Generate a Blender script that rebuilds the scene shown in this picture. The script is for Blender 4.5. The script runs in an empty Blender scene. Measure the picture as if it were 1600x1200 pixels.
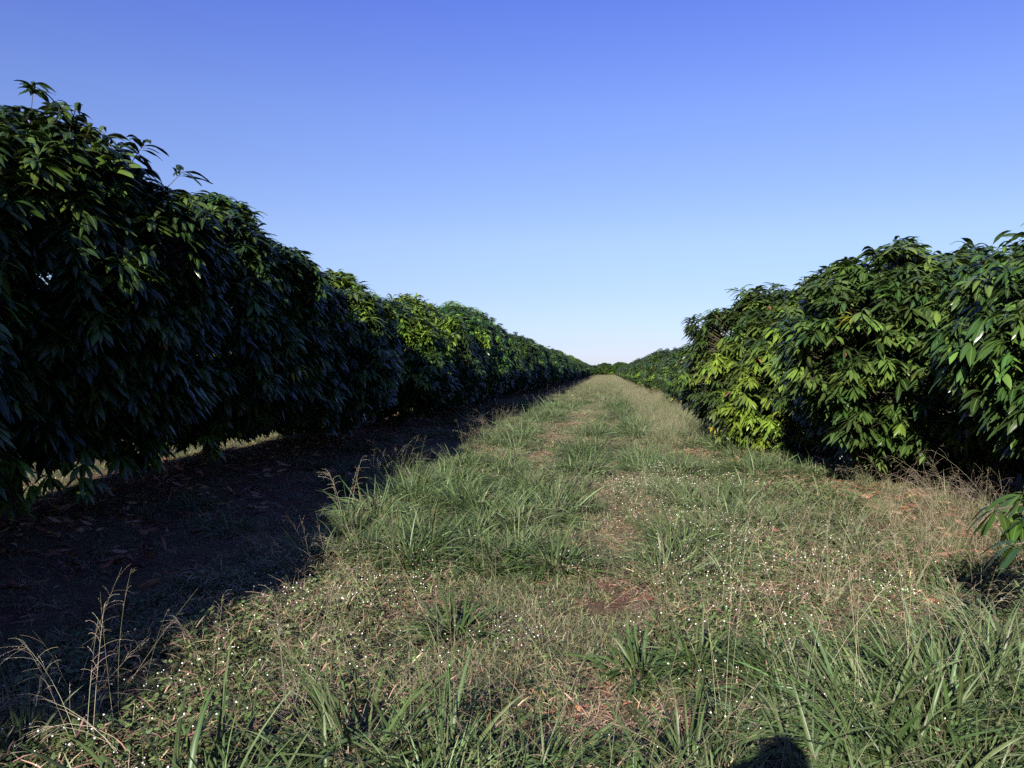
import bpy, math, random
import numpy as np
from mathutils import Vector

# ------------------------------------------------------------------ camera, sky, sun
SC = bpy.context.scene
COL = SC.collection
R = math.radians
CAM_H = 1.6
cam_d = bpy.data.cameras.new('camera')
cam_d.sensor_width = 36.0
cam_d.lens = 28.3
cam_d.clip_end = 4000
cam_d.clip_start = 0.05
cam = bpy.data.objects.new('camera', cam_d)
cam.location = (0, 0, CAM_H)
cam.rotation_euler = (R(89.1), 0, R(6.8))
COL.objects.link(cam)
SC.camera = cam

SUN_AZ, SUN_EL = 14.0, 25.0          # light travels 14 degrees to the right of the rows
world = bpy.data.worlds.new('World')
SC.world = world
world.use_nodes = True
wt = world.node_tree
bg = wt.nodes['Background']
sky = wt.nodes.new('ShaderNodeTexSky')
sky.sky_type = 'NISHITA'
sky.sun_disc = False
sky.sun_elevation = R(SUN_EL)
sky.sun_rotation = R(180 + SUN_AZ)
sky.air_density = 1.0
sky.dust_density = 0.3
sky.ozone_density = 4.0
tint = wt.nodes.new('ShaderNodeMix')
tint.data_type = 'RGBA'; tint.blend_type = 'MULTIPLY'
tint.inputs[0].default_value = 1.0
tint.inputs[7].default_value = (1.0, 0.88, 1.32, 1)
wt.links.new(sky.outputs[0], tint.inputs[6])
# the yellow band at the horizon is paler and bluer in this clear morning air
stc = wt.nodes.new('ShaderNodeTexCoord'); ssp = wt.nodes.new('ShaderNodeSeparateXYZ')
srp = wt.nodes.new('ShaderNodeValToRGB')
wt.links.new(stc.outputs['Generated'], ssp.inputs[0]); wt.links.new(ssp.outputs['Z'], srp.inputs[0])
_e = srp.color_ramp.elements
_e[0].position = 0.0; _e[0].color = (.72, .86, .84, 1)
_e[1].position = 0.43; _e[1].color = (.80, .84, 1.07, 1)
for _p, _c in ((.035, (.72, .80, .78)), (.095, (.84, .86, .70)), (.155, (1, .98, .74)), (.3, (1, 1, .92))):
    _q = _e.new(_p); _q.color = (*_c, 1)
air = wt.nodes.new('ShaderNodeMix'); air.data_type = 'RGBA'; air.blend_type = 'MULTIPLY'; air.inputs[0].default_value = 1.0
wt.links.new(tint.outputs[2], air.inputs[6]); wt.links.new(srp.outputs[0], air.inputs[7])
wt.links.new(air.outputs[2], bg.inputs[0])
bg.inputs[1].default_value = 0.05

sun_d = bpy.data.lights.new('sun', 'SUN')
sun_d.energy = 5.0
sun_d.angle = R(0.5)
sun_d.color = (1.0, 0.93, 0.84)
sun = bpy.data.objects.new('sun', sun_d)
dv = Vector((math.sin(R(SUN_AZ)) * math.cos(R(SUN_EL)), math.cos(R(SUN_AZ)) * math.cos(R(SUN_EL)), -math.sin(R(SUN_EL))))
sun.rotation_euler = dv.to_track_quat('-Z', 'Y').to_euler()
sun.location = (-10, -20, 15)
COL.objects.link(sun)

SC.view_settings.view_transform = 'Standard'
SC.view_settings.look = 'None'
SC.view_settings.exposure = 1.53
SC.view_settings.gamma = 1.0
SC.render.engine = 'CYCLES'
SC.cycles.use_denoising = False
SC.cycles.max_bounces = 6
SC.cycles.diffuse_bounces = 2
SC.cycles.glossy_bounces = 2
SC.cycles.transmission_bounces = 3
SC.cycles.use_adaptive_sampling = True
SC.cycles.adaptive_threshold = 0.01

rng = np.random.default_rng(11)
random.seed(5)

# ------------------------------------------------------------------ ground shape
def gh(x, y):
    """height of the ground"""
    x = np.asarray(x, float); y = np.asarray(y, float)
    h = 0.022 * np.sin(x * 1.7 + 0.6 * np.sin(y * 0.7)) + 0.018 * np.sin(y * 1.1 + x * 0.8) + 0.012 * np.sin(x * 4.1 + y * 2.3) + 0.01 * np.sin(x * 3.1 - y * 3.7)
    # wheel tracks, very shallow
    h = h - 0.035 * np.exp(-((x + 1.35) / 0.22) ** 2) - 0.035 * np.exp(-((x - 0.15) / 0.22) ** 2)
    # low mounds the rows stand on
    h = h + 0.10 * np.exp(-((x + 6.2) / 1.6) ** 2) + 0.10 * np.exp(-((x - 4.5) / 1.5) ** 2)
    far = np.clip(1 - (np.hypot(x, y) - 60) / 60, 0, 1)
    return h * far

def axis(lo, hi, step, out):
    a = list(np.arange(lo, hi + 1e-6, step))
    g = step
    v = hi
    while v < out:
        g *= 1.35; v += g; a.append(v)
    g = step; v = lo
    pre = []
    while v > -out:
        g *= 1.35; v -= g; pre.append(v)
    return np.array(pre[::-1] + a)

# ------------------------------------------------------------------ materials
def new_mat(name):
    m = bpy.data.materials.new(name)
    m.use_nodes = True
    nt = m.node_tree
    p = nt.nodes['Principled BSDF']
    return m, nt, p

def N(nt, t, **kw):
    n = nt.nodes.new(t)
    for k, v in kw.items():
        setattr(n, k, v)
    return n

def mixc(nt, fac, a, b, blend='MIX'):
    n = nt.nodes.new('ShaderNodeMix'); n.data_type = 'RGBA'; n.blend_type = blend
    for i, v in ((0, fac), (6, a), (7, b)):
        if isinstance(v, bpy.types.NodeSocket):
            nt.links.new(v, n.inputs[i])
        elif i == 0:
            n.inputs[0].default_value = v
        else:
            n.inputs[i].default_value = (*v, 1)
    return n.outputs[2]

def ramp(nt, src, stops):
    r = nt.nodes.new('ShaderNodeValToRGB')
    e = r.color_ramp.elements
    e[0].position, e[0].color = stops[0][0], (*stops[0][1], 1)
    e[1].position, e[1].color = stops[-1][0], (*stops[-1][1], 1)
    for p, c in stops[1:-1]:
        q = e.new(p); q.color = (*c, 1)
    nt.links.new(src, r.inputs[0])
    return r.outputs[0]

def noise(nt, vec, scale, detail=4, rough=0.6):
    n = nt.nodes.new('ShaderNodeTexNoise')
    n.inputs['Scale'].default_value = scale
    n.inputs['Detail'].default_value = detail
    n.inputs['Roughness'].default_value = rough
    if vec is not None: nt.links.new(vec, n.inputs['Vector'])
    return n.outputs[0]

def plant_mat(name, rough=0.45, transl=0.2, rib=None, var=0.25, patch=None, spec=0.5, patch_scale=0.35):
    """leaf material: colour from the leaf's own attribute, per plant variation, midrib"""
    m, nt, p = new_mat(name)
    at = N(nt, 'ShaderNodeAttribute', attribute_name='leaf_col')
    c = at.outputs['Color']
    if rib:
        rb = N(nt, 'ShaderNodeAttribute', attribute_name='rib')
        cr = ramp(nt, rb.outputs['Fac'], [(0.0, (1, 1, 1)), (0.16, (0, 0, 0))])
        c = mixc(nt, cr, c, rib)
    oi = N(nt, 'ShaderNodeObjectInfo')
    hs = N(nt, 'ShaderNodeHueSaturation')
    mr = N(nt, 'ShaderNodeMapRange'); nt.links.new(oi.outputs['Random'], mr.inputs[0])
    mr.inputs[3].default_value = 1 - var; mr.inputs[4].default_value = 1 + var
    nt.links.new(mr.outputs[0], hs.inputs['Value'])
    ml = N(nt, 'ShaderNodeMath', operation='MULTIPLY_ADD'); nt.links.new(oi.outputs['Random'], ml.inputs[0])
    ml.inputs[1].default_value = 0.016; ml.inputs[2].default_value = 0.492
    nt.links.new(ml.outputs[0], hs.inputs['Hue'])
    nt.links.new(c, hs.inputs['Color'])
    c = hs.outputs[0]
    if patch:
        ge = N(nt, 'ShaderNodeNewGeometry')
        nz = noise(nt, ge.outputs['Position'], patch_scale, 5, 0.65)
        f = ramp(nt, nz, [(0.45, (0, 0, 0)), (0.66, (0.6, 0.6, 0.6))])
        c = mixc(nt, f, c, patch)
    nt.links.new(c, p.inputs['Base Color'])
    p.inputs['Roughness'].default_value = rough
    p.inputs['Specular IOR Level'].default_value = spec
    tr = N(nt, 'ShaderNodeBsdfTranslucent')
    nt.links.new(c, tr.inputs[0])
    mx = N(nt, 'ShaderNodeMixShader'); mx.inputs[0].default_value = transl
    nt.links.new(p.outputs[0], mx.inputs[1]); nt.links.new(tr.outputs[0], mx.inputs[2])
    nt.links.new(mx.outputs[0], nt.nodes['Material Output'].inputs[0])
    return m

M_MANGO = plant_mat('mango_leaf', rough=0.27, transl=0.14, rib=(0.07, 0.11, 0.03), var=0.12, spec=0.42)
M_GRASS = plant_mat('grass_blade', rough=0.5, transl=0.22, var=0.3, patch=(0.17, 0.16, 0.09), spec=0.3)
M_LUSH = plant_mat('broad_grass_blade', rough=0.42, transl=0.2, rib=(0.13, 0.165, 0.075), var=0.25, spec=0.25)
M_WEED = plant_mat('weed_leaf', rough=0.5, transl=0.2, var=0.25, spec=0.4)
M_DRY = plant_mat('dry_straw', rough=0.8, transl=0.1, var=0.3, spec=0.2)

def bark_mat():
    m, nt, p = new_mat('mango_bark')
    tc = N(nt, 'ShaderNodeTexCoord')
    mp = N(nt, 'ShaderNodeMapping'); mp.inputs['Scale'].default_value = (9, 9, 2.2)
    nt.links.new(tc.outputs['Object'], mp.inputs[0])
    nz = noise(nt, mp.outputs[0], 2.5, 8, 0.7)
    c = ramp(nt, nz, [(0.3, (0.02, 0.016, 0.013)), (0.55, (0.05, 0.04, 0.032)), (0.75, (0.10, 0.09, 0.075))])
    nt.links.new(c, p.inputs['Base Color'])
    p.inputs['Roughness'].default_value = 0.9
    b = N(nt, 'ShaderNodeBump'); b.inputs['Strength'].default_value = 0.7; b.inputs['Distance'].default_value = 0.03
    nt.links.new(nz, b.inputs['Height']); nt.links.new(b.outputs[0], p.inputs['Normal'])
    return m
M_BARK = bark_mat()

def ground_mat():
    m, nt, p = new_mat('orchard_soil')
    ge = N(nt, 'ShaderNodeNewGeometry')
    P = ge.outputs['Position']
    n1 = noise(nt, P, 0.9, 8, 0.65)
    n2 = noise(nt, P, 9.0, 8, 0.7)
    n3 = noise(nt, P, 60.0, 4, 0.7)
    soil = ramp(nt, n2, [(0.3, (0.03, 0.017, 0.014)), (0.5, (0.08, 0.042, 0.032)), (0.7, (0.24, 0.13, 0.10))])
    thatch = ramp(nt, n3, [(0.3, (0.03, 0.027, 0.014)), (0.5, (0.08, 0.07, 0.038)), (0.72, (0.22, 0.18, 0.11))])
    f = ramp(nt, n1, [(0.40, (0, 0, 0)), (0.58, (1, 1, 1))])
    c = mixc(nt, f, soil, thatch)
    vo = N(nt, 'ShaderNodeTexVoronoi'); vo.inputs['Scale'].default_value = 34
    nt.links.new(P, vo.inputs['Vector'])
    bits = ramp(nt, vo.outputs['Color'], [(0.0, (0.6, 0.55, 0.5)), (0.6, (1, 1, 1)), (1.0, (1.5, 1.3, 1.15))])
    c = mixc(nt, 0.8, c, bits, 'MULTIPLY')
    nt.links.new(c, p.inputs['Base Color'])
    p.inputs['Roughness'].default_value = 0.95
    p.inputs['Specular IOR Level'].default_value = 0.15
    ad = N(nt, 'ShaderNodeMath', operation='ADD'); nt.links.new(n2, ad.inputs[0]); nt.links.new(n3, ad.inputs[1])
    b = N(nt, 'ShaderNodeBump'); b.inputs['Strength'].default_value = 0.9; b.inputs['Distance'].default_value = 0.03
    nt.links.new(ad.outputs[0], b.inputs['Height']); nt.links.new(b.outputs[0], p.inputs['Normal'])
    return m
M_SOIL = ground_mat()

def plain_mat(name, c, rough=0.7, spec=0.3):
    m, nt, p = new_mat(name)
    oi = N(nt, 'ShaderNodeTexCoord')
    nz = noise(nt, oi.outputs['Object'], 90, 3)
    cc = ramp(nt, nz, [(0.3, tuple(v * 0.8 for v in c)), (0.7, c)])
    nt.links.new(cc, p.inputs['Base Color'])
    p.inputs['Roughness'].default_value = rough
    p.inputs['Specular IOR Level'].default_value = spec
    return m
M_WHITE = plain_mat('white_petal', (0.75, 0.74, 0.68), 0.8)

# ------------------------------------------------------------------ mesh building
def nrm(v):
    return v / np.maximum(np.linalg.norm(v, axis=-1, keepdims=True), 1e-9)

class Geo:
    def __init__(s):
        s.v = []; s.f = []; s.c = []; s.r = []; s.m = []; s.n = 0
    def add(s, v, f, c, r, mat=0):
        s.v.append(v); s.f.append(f + s.n); s.c.append(c); s.r.append(r)
        s.m.append(np.full(len(f), mat, np.int32)); s.n += len(v)
    def mesh(s, name, mats, smooth=True):
        me = bpy.data.meshes.new(name)
        v = np.concatenate(s.v).astype(np.float32); f = np.concatenate(s.f).astype(np.int32)
        c = np.concatenate(s.c).astype(np.float32); r = np.concatenate(s.r).astype(np.float32)
        me.vertices.add(len(v)); me.vertices.foreach_set('co', v.ravel())
        me.loops.add(f.size); me.loops.foreach_set('vertex_index', f.ravel())
        me.polygons.add(len(f))
        me.polygons.foreach_set('loop_start', np.arange(0, f.size, 4, dtype=np.int32))
        me.polygons.foreach_set('material_index', np.concatenate(s.m))
        me.polygons.foreach_set('use_smooth', np.full(len(f), smooth))
        a = me.attributes.new('leaf_col', 'FLOAT_COLOR', 'POINT')
        a.data.foreach_set('color', np.concatenate([c, np.ones((len(c), 1), np.float32)], 1).ravel())
        a = me.attributes.new('rib', 'FLOAT', 'POINT'); a.data.foreach_set('value', r)
        for m in (mats if isinstance(mats, (list, tuple)) else [mats]): me.materials.append(m)
        me.update(calc_edges=True)
        return me

PROF_LEAF = lambda s: np.interp(s, [0, .07, .2, .4, .65, .85, 1], [.07, .1, .62, 1, .86, .42, .02])
PROF_BLADE = lambda s: np.interp(s, [0, .2, .5, .8, 1], [.55, .95, 1, .6, .03])
PROF_OVATE = lambda s: np.interp(s, [0, .15, .4, .75, 1], [.1, .7, 1, .6, .05])

def strips(g, P0, D0, L, W, bend, col, nseg=4, prof=PROF_BLADE, mid=False, fold=0.0, roll=None, wave=0.0, tipcol=None, mat=0, rng=rng, arch=1.0):
    """curved leaves or blades: each starts at P0 towards D0 and is bent down by its weight"""
    n = len(P0)
    if n == 0: return
    L = np.broadcast_to(L, n).astype(float); W = np.broadcast_to(W, n).astype(float); bend = np.broadcast_to(bend, n).astype(float)
    D0 = nrm(D0)
    h = D0.copy(); h[:, 2] = 0
    bad = np.linalg.norm(h, axis=1) < 1e-3
    a = rng.uniform(0, 6.283, n)
    h[bad] = np.stack([np.cos(a), np.sin(a), 0 * a], 1)[bad]
    h = nrm(h)
    side = np.stack([-h[:, 1], h[:, 0], 0 * h[:, 0]], 1)
    S = np.linspace(0, 1, nseg + 1)
    pts = np.zeros((n, nseg + 1, 3)); dirs = np.zeros((n, nseg + 1, 3))
    p = P0.copy()
    # blades that start upright lean over towards their own heading
    for i, s in enumerate(S):
        q = s ** arch
        d = nrm(D0 + np.array([0, 0, -1.0]) * (bend * q)[:, None] + h * (0.35 * bend * q)[:, None])
        dirs[:, i] = d
        if i: p = p + d * (L / nseg)[:, None]
        pts[:, i] = p
    sd = np.repeat(side[:, None], nseg + 1, 1)
    nn = np.cross(sd, dirs)
    if roll is None: roll = rng.uniform(-0.5, 0.5, n)
    tw = roll[:, None] + rng.uniform(-.35, .35, n)[:, None] * S[None]
    c, s_ = np.cos(tw)[..., None], np.sin(tw)[..., None]
    sd2 = sd * c + nn * s_
    nn2 = nn * c - sd * s_
    w = (prof(S)[None] * W[:, None] * 0.5)[..., None]
    if wave:
        wv = np.sin(S[None] * rng.uniform(7, 12, n)[:, None] + rng.uniform(0, 6, n)[:, None]) * wave * W[:, None]
        pe = nn2 * wv[..., None]
    else: pe = 0
    fo = nn2 * (fold * w)
    if mid:
        V = np.stack([pts - sd2 * w + fo + pe, pts - 0, pts + sd2 * w + fo - pe], 2)   # n, k, 3, 3
        k = 3
    else:
        V = np.stack([pts - sd2 * w, pts + sd2 * w], 2); k = 2
    base = (np.arange(n) * (nseg + 1) * k)[:, None, None]
    ii = (np.arange(nseg) * k)[None, :, None]; jj = np.arange(k - 1)[None, None, :]
    a = base + ii + jj
    F = np.stack([a, a + 1, a + 1 + k, a + k], -1).reshape(-1, 4)
    cc = np.repeat(col[:, None], nseg + 1, 1)
    if tipcol is not None:
        t = (S ** 1.5)[None, :, None]
        cc = cc * (1 - t) + tipcol[:, None] * t
    cc = np.repeat(cc[:, :, None], k, 2)
    if k == 3: rr = np.array([1, 0, 1.0])
    else: rr = np.array([1, 1.0])
    rr = np.broadcast_to(rr, (n, nseg + 1, k))
    g.add(V.reshape(-1, 3), F, cc.reshape(-1, 3), rr.reshape(-1).copy(), mat)

def tubes(g, pts, rad, col, sides=3, mat=0):
    """pts n,k,3 ; rad n,k"""
    n, k, _ = pts.shape
    d = np.gradient(pts, axis=1); d = nrm(d)
    ref = np.where(np.abs(d[..., 2:3]) > 0.9, np.array([1.0, 0, 0]), np.array([0, 0, 1.0]))
    u = nrm(np.cross(d, ref)); v = np.cross(d, u)
    ang = np.arange(sides) / sides * 2 * np.pi
    V = pts[:, :, None] + rad[:, :, None, None] * (u[:, :, None] * np.cos(ang)[None, None, :, None] + v[:, :, None] * np.sin(ang)[None, None, :, None])
    base = (np.arange(n) * k * sides)[:, None, None]
    ii = (np.arange(k - 1) * sides)[None, :, None]; j = np.arange(sides)[None, None, :]; j2 = (j + 1) % sides
    F = np.stack([base + ii + j, base + ii + j2, base + ii + sides + j2, base + ii + sides + j], -1).reshape(-1, 4)
    cc = np.broadcast_to(col[:, None, None], (n, k, sides, 3)).reshape(-1, 3)
    g.add(V.reshape(-1, 3), F, cc.copy(), np.ones(n * k * sides), mat)

def curve_pts(p0, d0, L, bend, k):
    """n,k,3 polyline bending down"""
    n = len(p0); out = np.zeros((n, k, 3)); p = p0.copy()
    h = d0.copy(); h[:, 2] = 0; h = nrm(h)
    for i in range(k):
        s = i / (k - 1)
        d = nrm(nrm(d0) + np.array([0, 0, -1.0]) * (bend * s)[:, None] + h * (0.3 * bend * s)[:, None])
        if i: p = p + d * (L / (k - 1))[:, None]
        out[:, i] = p
    return out

def jit(base, n, amt, rng):
    """n colours about a base"""
    b = np.asarray(base)[None] * (1 + rng.uniform(-amt, amt, (n, 1)))
    return b * (1 + rng.uniform(-amt * .35, amt * .35, (n, 3)))

# ------------------------------------------------------------------ object helpers
def tag(o, label=None, cat=None, group=None, kind=None):
    if label: o['label'] = label
    if cat: o['category'] = cat
    if group: o['group'] = group
    if kind: o['kind'] = kind
    return o

def link(name, me, parent=None, loc=(0, 0, 0)):
    o = bpy.data.objects.new(name, me); COL.objects.link(o)
    o.location = loc
    if parent: o.parent = parent
    return o

# ------------------------------------------------------------------ ground
ax = axis(-11.0, 11.0, 0.2, 1800); ay = axis(0.0, 40.0, 0.2, 1800)
X, Y = np.meshgrid(ax, ay)
gv = np.stack([X, Y, gh(X, Y)], -1).reshape(-1, 3)
nx, ny = len(ax), len(ay)
q = (np.arange(ny - 1)[:, None] * nx + np.arange(nx - 1)[None]).reshape(-1)
gf = np.stack([q, q + 1, q + 1 + nx, q + nx], -1)
G = Geo(); G.add(gv, gf, np.zeros((len(gv), 3)), np.zeros(len(gv)))
tag(link('ground', G.mesh('ground', M_SOIL)), kind='structure')

# ------------------------------------------------------------------ mango trees
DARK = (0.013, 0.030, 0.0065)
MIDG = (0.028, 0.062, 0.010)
LIME = (0.125, 0.195, 0.020)
YEL = (0.26, 0.26, 0.03)
BROWN = (0.20, 0.085, 0.045)

def crown_shape(r, rx, ry, top, bot, p, nb, amp):
    """a lumpy closed surface; returns f(dirs) -> points relative to the tree's foot"""
    zc = bot + (top - bot) * 0.46
    B = nrm(r.normal(size=(nb, 3))); A = r.uniform(-amp, amp, nb); Wd = r.uniform(0.03, 0.14, nb)
    B2 = nrm(r.normal(size=(190, 3))); A2 = r.uniform(-.17, .15, 190)
    def f(d):
        rz = np.where(d[:, 2] > 0, top - zc, zc - bot)
        q = (np.abs(d[:, 0] / rx) ** p + np.abs(d[:, 1] / ry) ** p + np.abs(d[:, 2] / rz) ** p) ** (-1 / p)
        m = 1 + (A[None] * np.exp(-(1 - d @ B.T) / Wd[None])).sum(1) + (A2[None] * np.exp(-(1 - d @ B2.T) / 0.012)).sum(1)
        return d * (q * np.clip(m, 0.75, 1.28))[:, None] + np.array([0, 0, zc])
    return f

def make_crown(seed, rx, ry, top, bot, nshoot, lime_spots=6, lime_up=0.2, leafL=0.27, amp=0.13, p=2.5, lime=LIME, extra=40, yellow=0.002, brown_low=0.0, drop=.3, dark=DARK, mid=MIDG):
    r = np.random.default_rng(seed)
    f = crown_shape(r, rx, ry, top, bot, p, 34, amp)
    d = nrm(r.normal(size=(nshoot, 3)))
    d[:, 2] = np.where((d[:, 2] < -0.55) & (r.random(nshoot) < .5), -d[:, 2], d[:, 2])
    P = f(d)
    c0 = np.array([0, 0, bot + (top - bot) * .46])
    depth = np.where(r.random(nshoot) < 0.66, r.uniform(0.93, 1.03, nshoot), r.uniform(0.5, 0.93, nshoot))
    P = c0 + (P - c0) * depth[:, None]
    # shoots that stick out at the top
    up = np.where((d[:, 2] > 0.25) & (depth > .93))[0]
    ex = r.choice(up, min(extra, len(up)), replace=False)
    P[ex] += d[ex] * r.uniform(.03, .15, len(ex))[:, None] + np.array([0, 0, 1]) * r.uniform(0, .18, len(ex))[:, None]
    # the hem: uneven, some boughs hang lower than others
    az = np.arctan2(d[:, 1], d[:, 0])
    hem = bot + drop * (.5 + .28 * np.sin(az * 3 + seed) + .22 * np.sin(az * 7 + seed * 2.3)) 
    P[:, 2] = np.maximum(P[:, 2], hem + r.uniform(-.1, .3, nshoot) - .33 * (r.random(nshoot) < .05))
    # colour of the shoots: old dark leaves and flushes of new ones
    col = jit(dark, nshoot, 0.4, r)
    t = r.random(nshoot)[:, None]
    col = np.where(t < 0.35, jit(mid, nshoot, .35, r), col)
    lime_spots = lime_spots or 1; spots = nrm(r.normal(size=(lime_spots, 3)) + np.array([0, 0, lime_up * 4])); sr = r.uniform(0.015, 0.07, lime_spots)
    near = (1 - d @ spots.T) < sr[None] * (0.4 + 0.9 * r.random((nshoot, 1)))
    isl = near.any(1) & (depth > .9)
    isl |= (r.random(nshoot) < 0.015)
    k = r.uniform(.2, .95, nshoot)[:, None]
    col = np.where(isl[:, None], jit(lime, nshoot, .25, r) * k + col * (1 - k), col)
    iy = (r.random(nshoot) < yellow) & (depth > .93)
    col = np.where(iy[:, None], jit(YEL, nshoot, .2, r), col)
    # leaves
    nl = r.integers(8, 21, nshoot); ls = r.uniform(.72, 1.15, nshoot)
    idx = np.repeat(np.arange(nshoot), nl)
    n = len(idx)
    axis_d = nrm(d * np.array([1, 1, .7]) + np.array([0, 0, .75]) + r.normal(size=(nshoot, 3)) * .25)
    u = nrm(np.cross(axis_d, np.array([0.3, 0.2, 1.0]))); v = np.cross(axis_d, u)
    a = r.uniform(0, 6.283, n)
    spread = r.uniform(.6, 1.5, n)
    D0 = axis_d[idx] * np.cos(spread)[:, None] + (u[idx] * np.cos(a)[:, None] + v[idx] * np.sin(a)[:, None]) * np.sin(spread)[:, None]
    P0 = P[idx] + axis_d[idx] * r.uniform(-.10, .03, n)[:, None]
    L = leafL * ls[idx] * r.uniform(.62, 1.22, n) * np.where(iy[idx], .9, 1)
    cj = col[idx] * (1 + r.uniform(-.22, .22, (n, 1)))
    bm = r.random(n) < (0.0015 + brown_low * (P0[:, 2] < bot + .55))
    cj = np.where(bm[:, None], jit(BROWN, n, .3, r), cj)
    g = Geo()
    strips(g, P0, D0, L, L * r.uniform(.18, .28, n), r.uniform(1.6, 5.5, n) * np.where((d[idx, 2] > .45) & (depth[idx] > .93), .55, 1), cj, arch=1.7,
           nseg=6, prof=PROF_LEAF, mid=True, fold=.35, wave=.07, roll=r.uniform(-.6, .6, n), rng=r)
    # the twigs that carry the shoots
    q = np.where(depth > .9)[0]
    k = 4
    s = np.linspace(0, 1, k)[None, :, None]
    st = P[q] - (P[q] - c0) * r.uniform(.16, .3, len(q))[:, None] - np.array([0, 0, .08])
    tp = st[:, None] * (1 - s) + P[q][:, None] * s
    tubes(g, tp, np.linspace(.008, .004, k)[None] * np.ones((len(q), 1)), jit((.06, .055, .03), len(q), .3, r))
    return g.mesh('mango_crown', M_MANGO)

def make_trunk(seed, rx, ry, top, bot):
    r = np.random.default_rng(seed)
    g = Geo()
    def tube1(pts, ra, sides=9):
        tubes(g, np.array(pts)[None], np.array(ra)[None], np.array([[.1, .08, .06]]), sides)
    lean = r.uniform(-.1, .1, 2)
    fork = np.array([lean[0], lean[1], 0.62 + r.uniform(-.1, .1)])
    tube1([[0, 0, -.1], [.01, 0, .03], [.0, .01, .2], [lean[0] * .5, lean[1] * .5, .4], fork], [.2, .155, .125, .115, .12])
    c0 = np.array([0, 0, bot + (top - bot) * .5])
    nlimb = 6
    for i in range(nlimb):
        a = 6.283 * i / nlimb + r.uniform(-.3, .3)
        e = r.uniform(.35, .95) if i else 1.4
        end = np.array([math.cos(a) * rx * .62 * math.cos(e) * 1.2, math.sin(a) * ry * .62 * math.cos(e) * 1.2, .75 + (top - .9) * .75 * math.sin(e)])
        m1 = fork * .6 + end * .4 + r.normal(size=3) * .08 + np.array([0, 0, .1])
        m2 = fork * .3 + end * .7 + r.normal(size=3) * .08 + np.array([0, 0, .08])
        tube1([fork - np.array([0, 0, .06]), m1, m2, end], [.085, .06, .042, .025], 7)
        for j in range(5):
            t = r.uniform(.3, 1)
            st = m1 * (1 - t) + end * t if j else end
            dd = nrm(np.array([math.cos(a), math.sin(a), .3]) + r.normal(size=3) * .8)
            e2 = st + dd * r.uniform(.4, .8)
            tube1([st, (st + e2) / 2 + r.normal(size=3) * .05, e2], [.024, .016, .008], 5)
    return g.mesh('mango_trunk', M_BARK)

def kind_of_tree(seed, rx, ry, top, bot, n, **kw):
    return dict(crown=make_crown(seed, rx, ry, top, bot, n, **kw), trunk=make_trunk(seed + 100, rx, ry, top, bot), top=top)

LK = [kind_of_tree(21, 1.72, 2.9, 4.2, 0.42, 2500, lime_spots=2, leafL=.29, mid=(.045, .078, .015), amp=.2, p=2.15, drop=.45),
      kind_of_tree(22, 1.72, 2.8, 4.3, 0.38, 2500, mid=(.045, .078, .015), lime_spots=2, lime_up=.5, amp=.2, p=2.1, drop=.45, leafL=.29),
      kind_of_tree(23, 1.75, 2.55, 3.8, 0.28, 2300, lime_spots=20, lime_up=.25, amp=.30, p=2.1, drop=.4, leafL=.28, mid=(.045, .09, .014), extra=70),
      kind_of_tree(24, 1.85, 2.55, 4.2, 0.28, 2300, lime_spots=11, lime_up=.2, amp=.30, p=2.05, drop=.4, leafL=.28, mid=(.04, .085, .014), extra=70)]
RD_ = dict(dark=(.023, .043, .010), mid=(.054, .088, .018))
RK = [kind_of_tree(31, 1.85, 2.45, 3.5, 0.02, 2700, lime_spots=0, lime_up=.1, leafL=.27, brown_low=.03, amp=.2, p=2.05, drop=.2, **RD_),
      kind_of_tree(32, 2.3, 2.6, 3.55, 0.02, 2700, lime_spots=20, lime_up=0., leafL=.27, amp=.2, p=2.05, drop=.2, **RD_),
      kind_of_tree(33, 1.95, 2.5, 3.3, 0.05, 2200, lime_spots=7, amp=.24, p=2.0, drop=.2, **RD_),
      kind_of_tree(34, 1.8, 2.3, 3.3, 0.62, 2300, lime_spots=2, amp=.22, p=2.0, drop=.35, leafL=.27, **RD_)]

ORD = ['nearest', 'second', 'third', 'fourth', 'fifth', 'sixth', 'seventh', 'eighth', 'ninth', 'tenth', 'eleventh', 'twelfth']
def place_tree(K, x, y, rz, s, label, group, zs=None):
    o = bpy.data.objects.new('mango_tree', None); COL.objects.link(o)
    o.location = (x, y, float(gh(x, y)) - .02); o.rotation_euler = (0, 0, rz)
    o.scale = (s[0], s[1], s[2]) if isinstance(s, tuple) else (s, s, s)
    tag(o, label, 'tree', group)
    link('trunk', K['trunk'], o); link('crown', K['crown'], o)
    return o

GL = 'mango trees of the left orchard row'; GR = 'mango trees of the right orchard row'
# left row, nearest first: (kind, y, height)
LX = -6.2
left = [(0, 3.6, 4.1, 3.14, 'dark mango tree past the left edge, lowest leaves hanging over shaded ground at lower left'),
        (1, 7.7, 4.12, 0, 'dark mango tree at the left edge of the photo, reaching highest into the sky'),
        (0, 12.0, 3.95, 0, 'dark glossy mango tree beside the left edge one, its top stepping down rightwards'),
        (2, 16.6, 3.35, 0, 'mango tree with bright lime new leaves along its low top, left row'),
        (3, 21.2, 3.45, 0, 'dark topped mango tree between two lime tipped ones in the left row'),
        (2, 25.8, 3.7, 3.14, 'mango tree with lime shoots and one yellow cluster, middle of the left row'),
        (3, 30.4, 4.0, 3.14, 'mango tree with the brightest yellow-green top in the left row')]
for i, (k, y, h, rz, lb) in enumerate(left):
    K = LK[k]; place_tree(K, LX + (.2 if y < 4 else 0), y, rz, (1, 1, h / K['top']), lb, GL)
y = 35.0; i = 7
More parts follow.
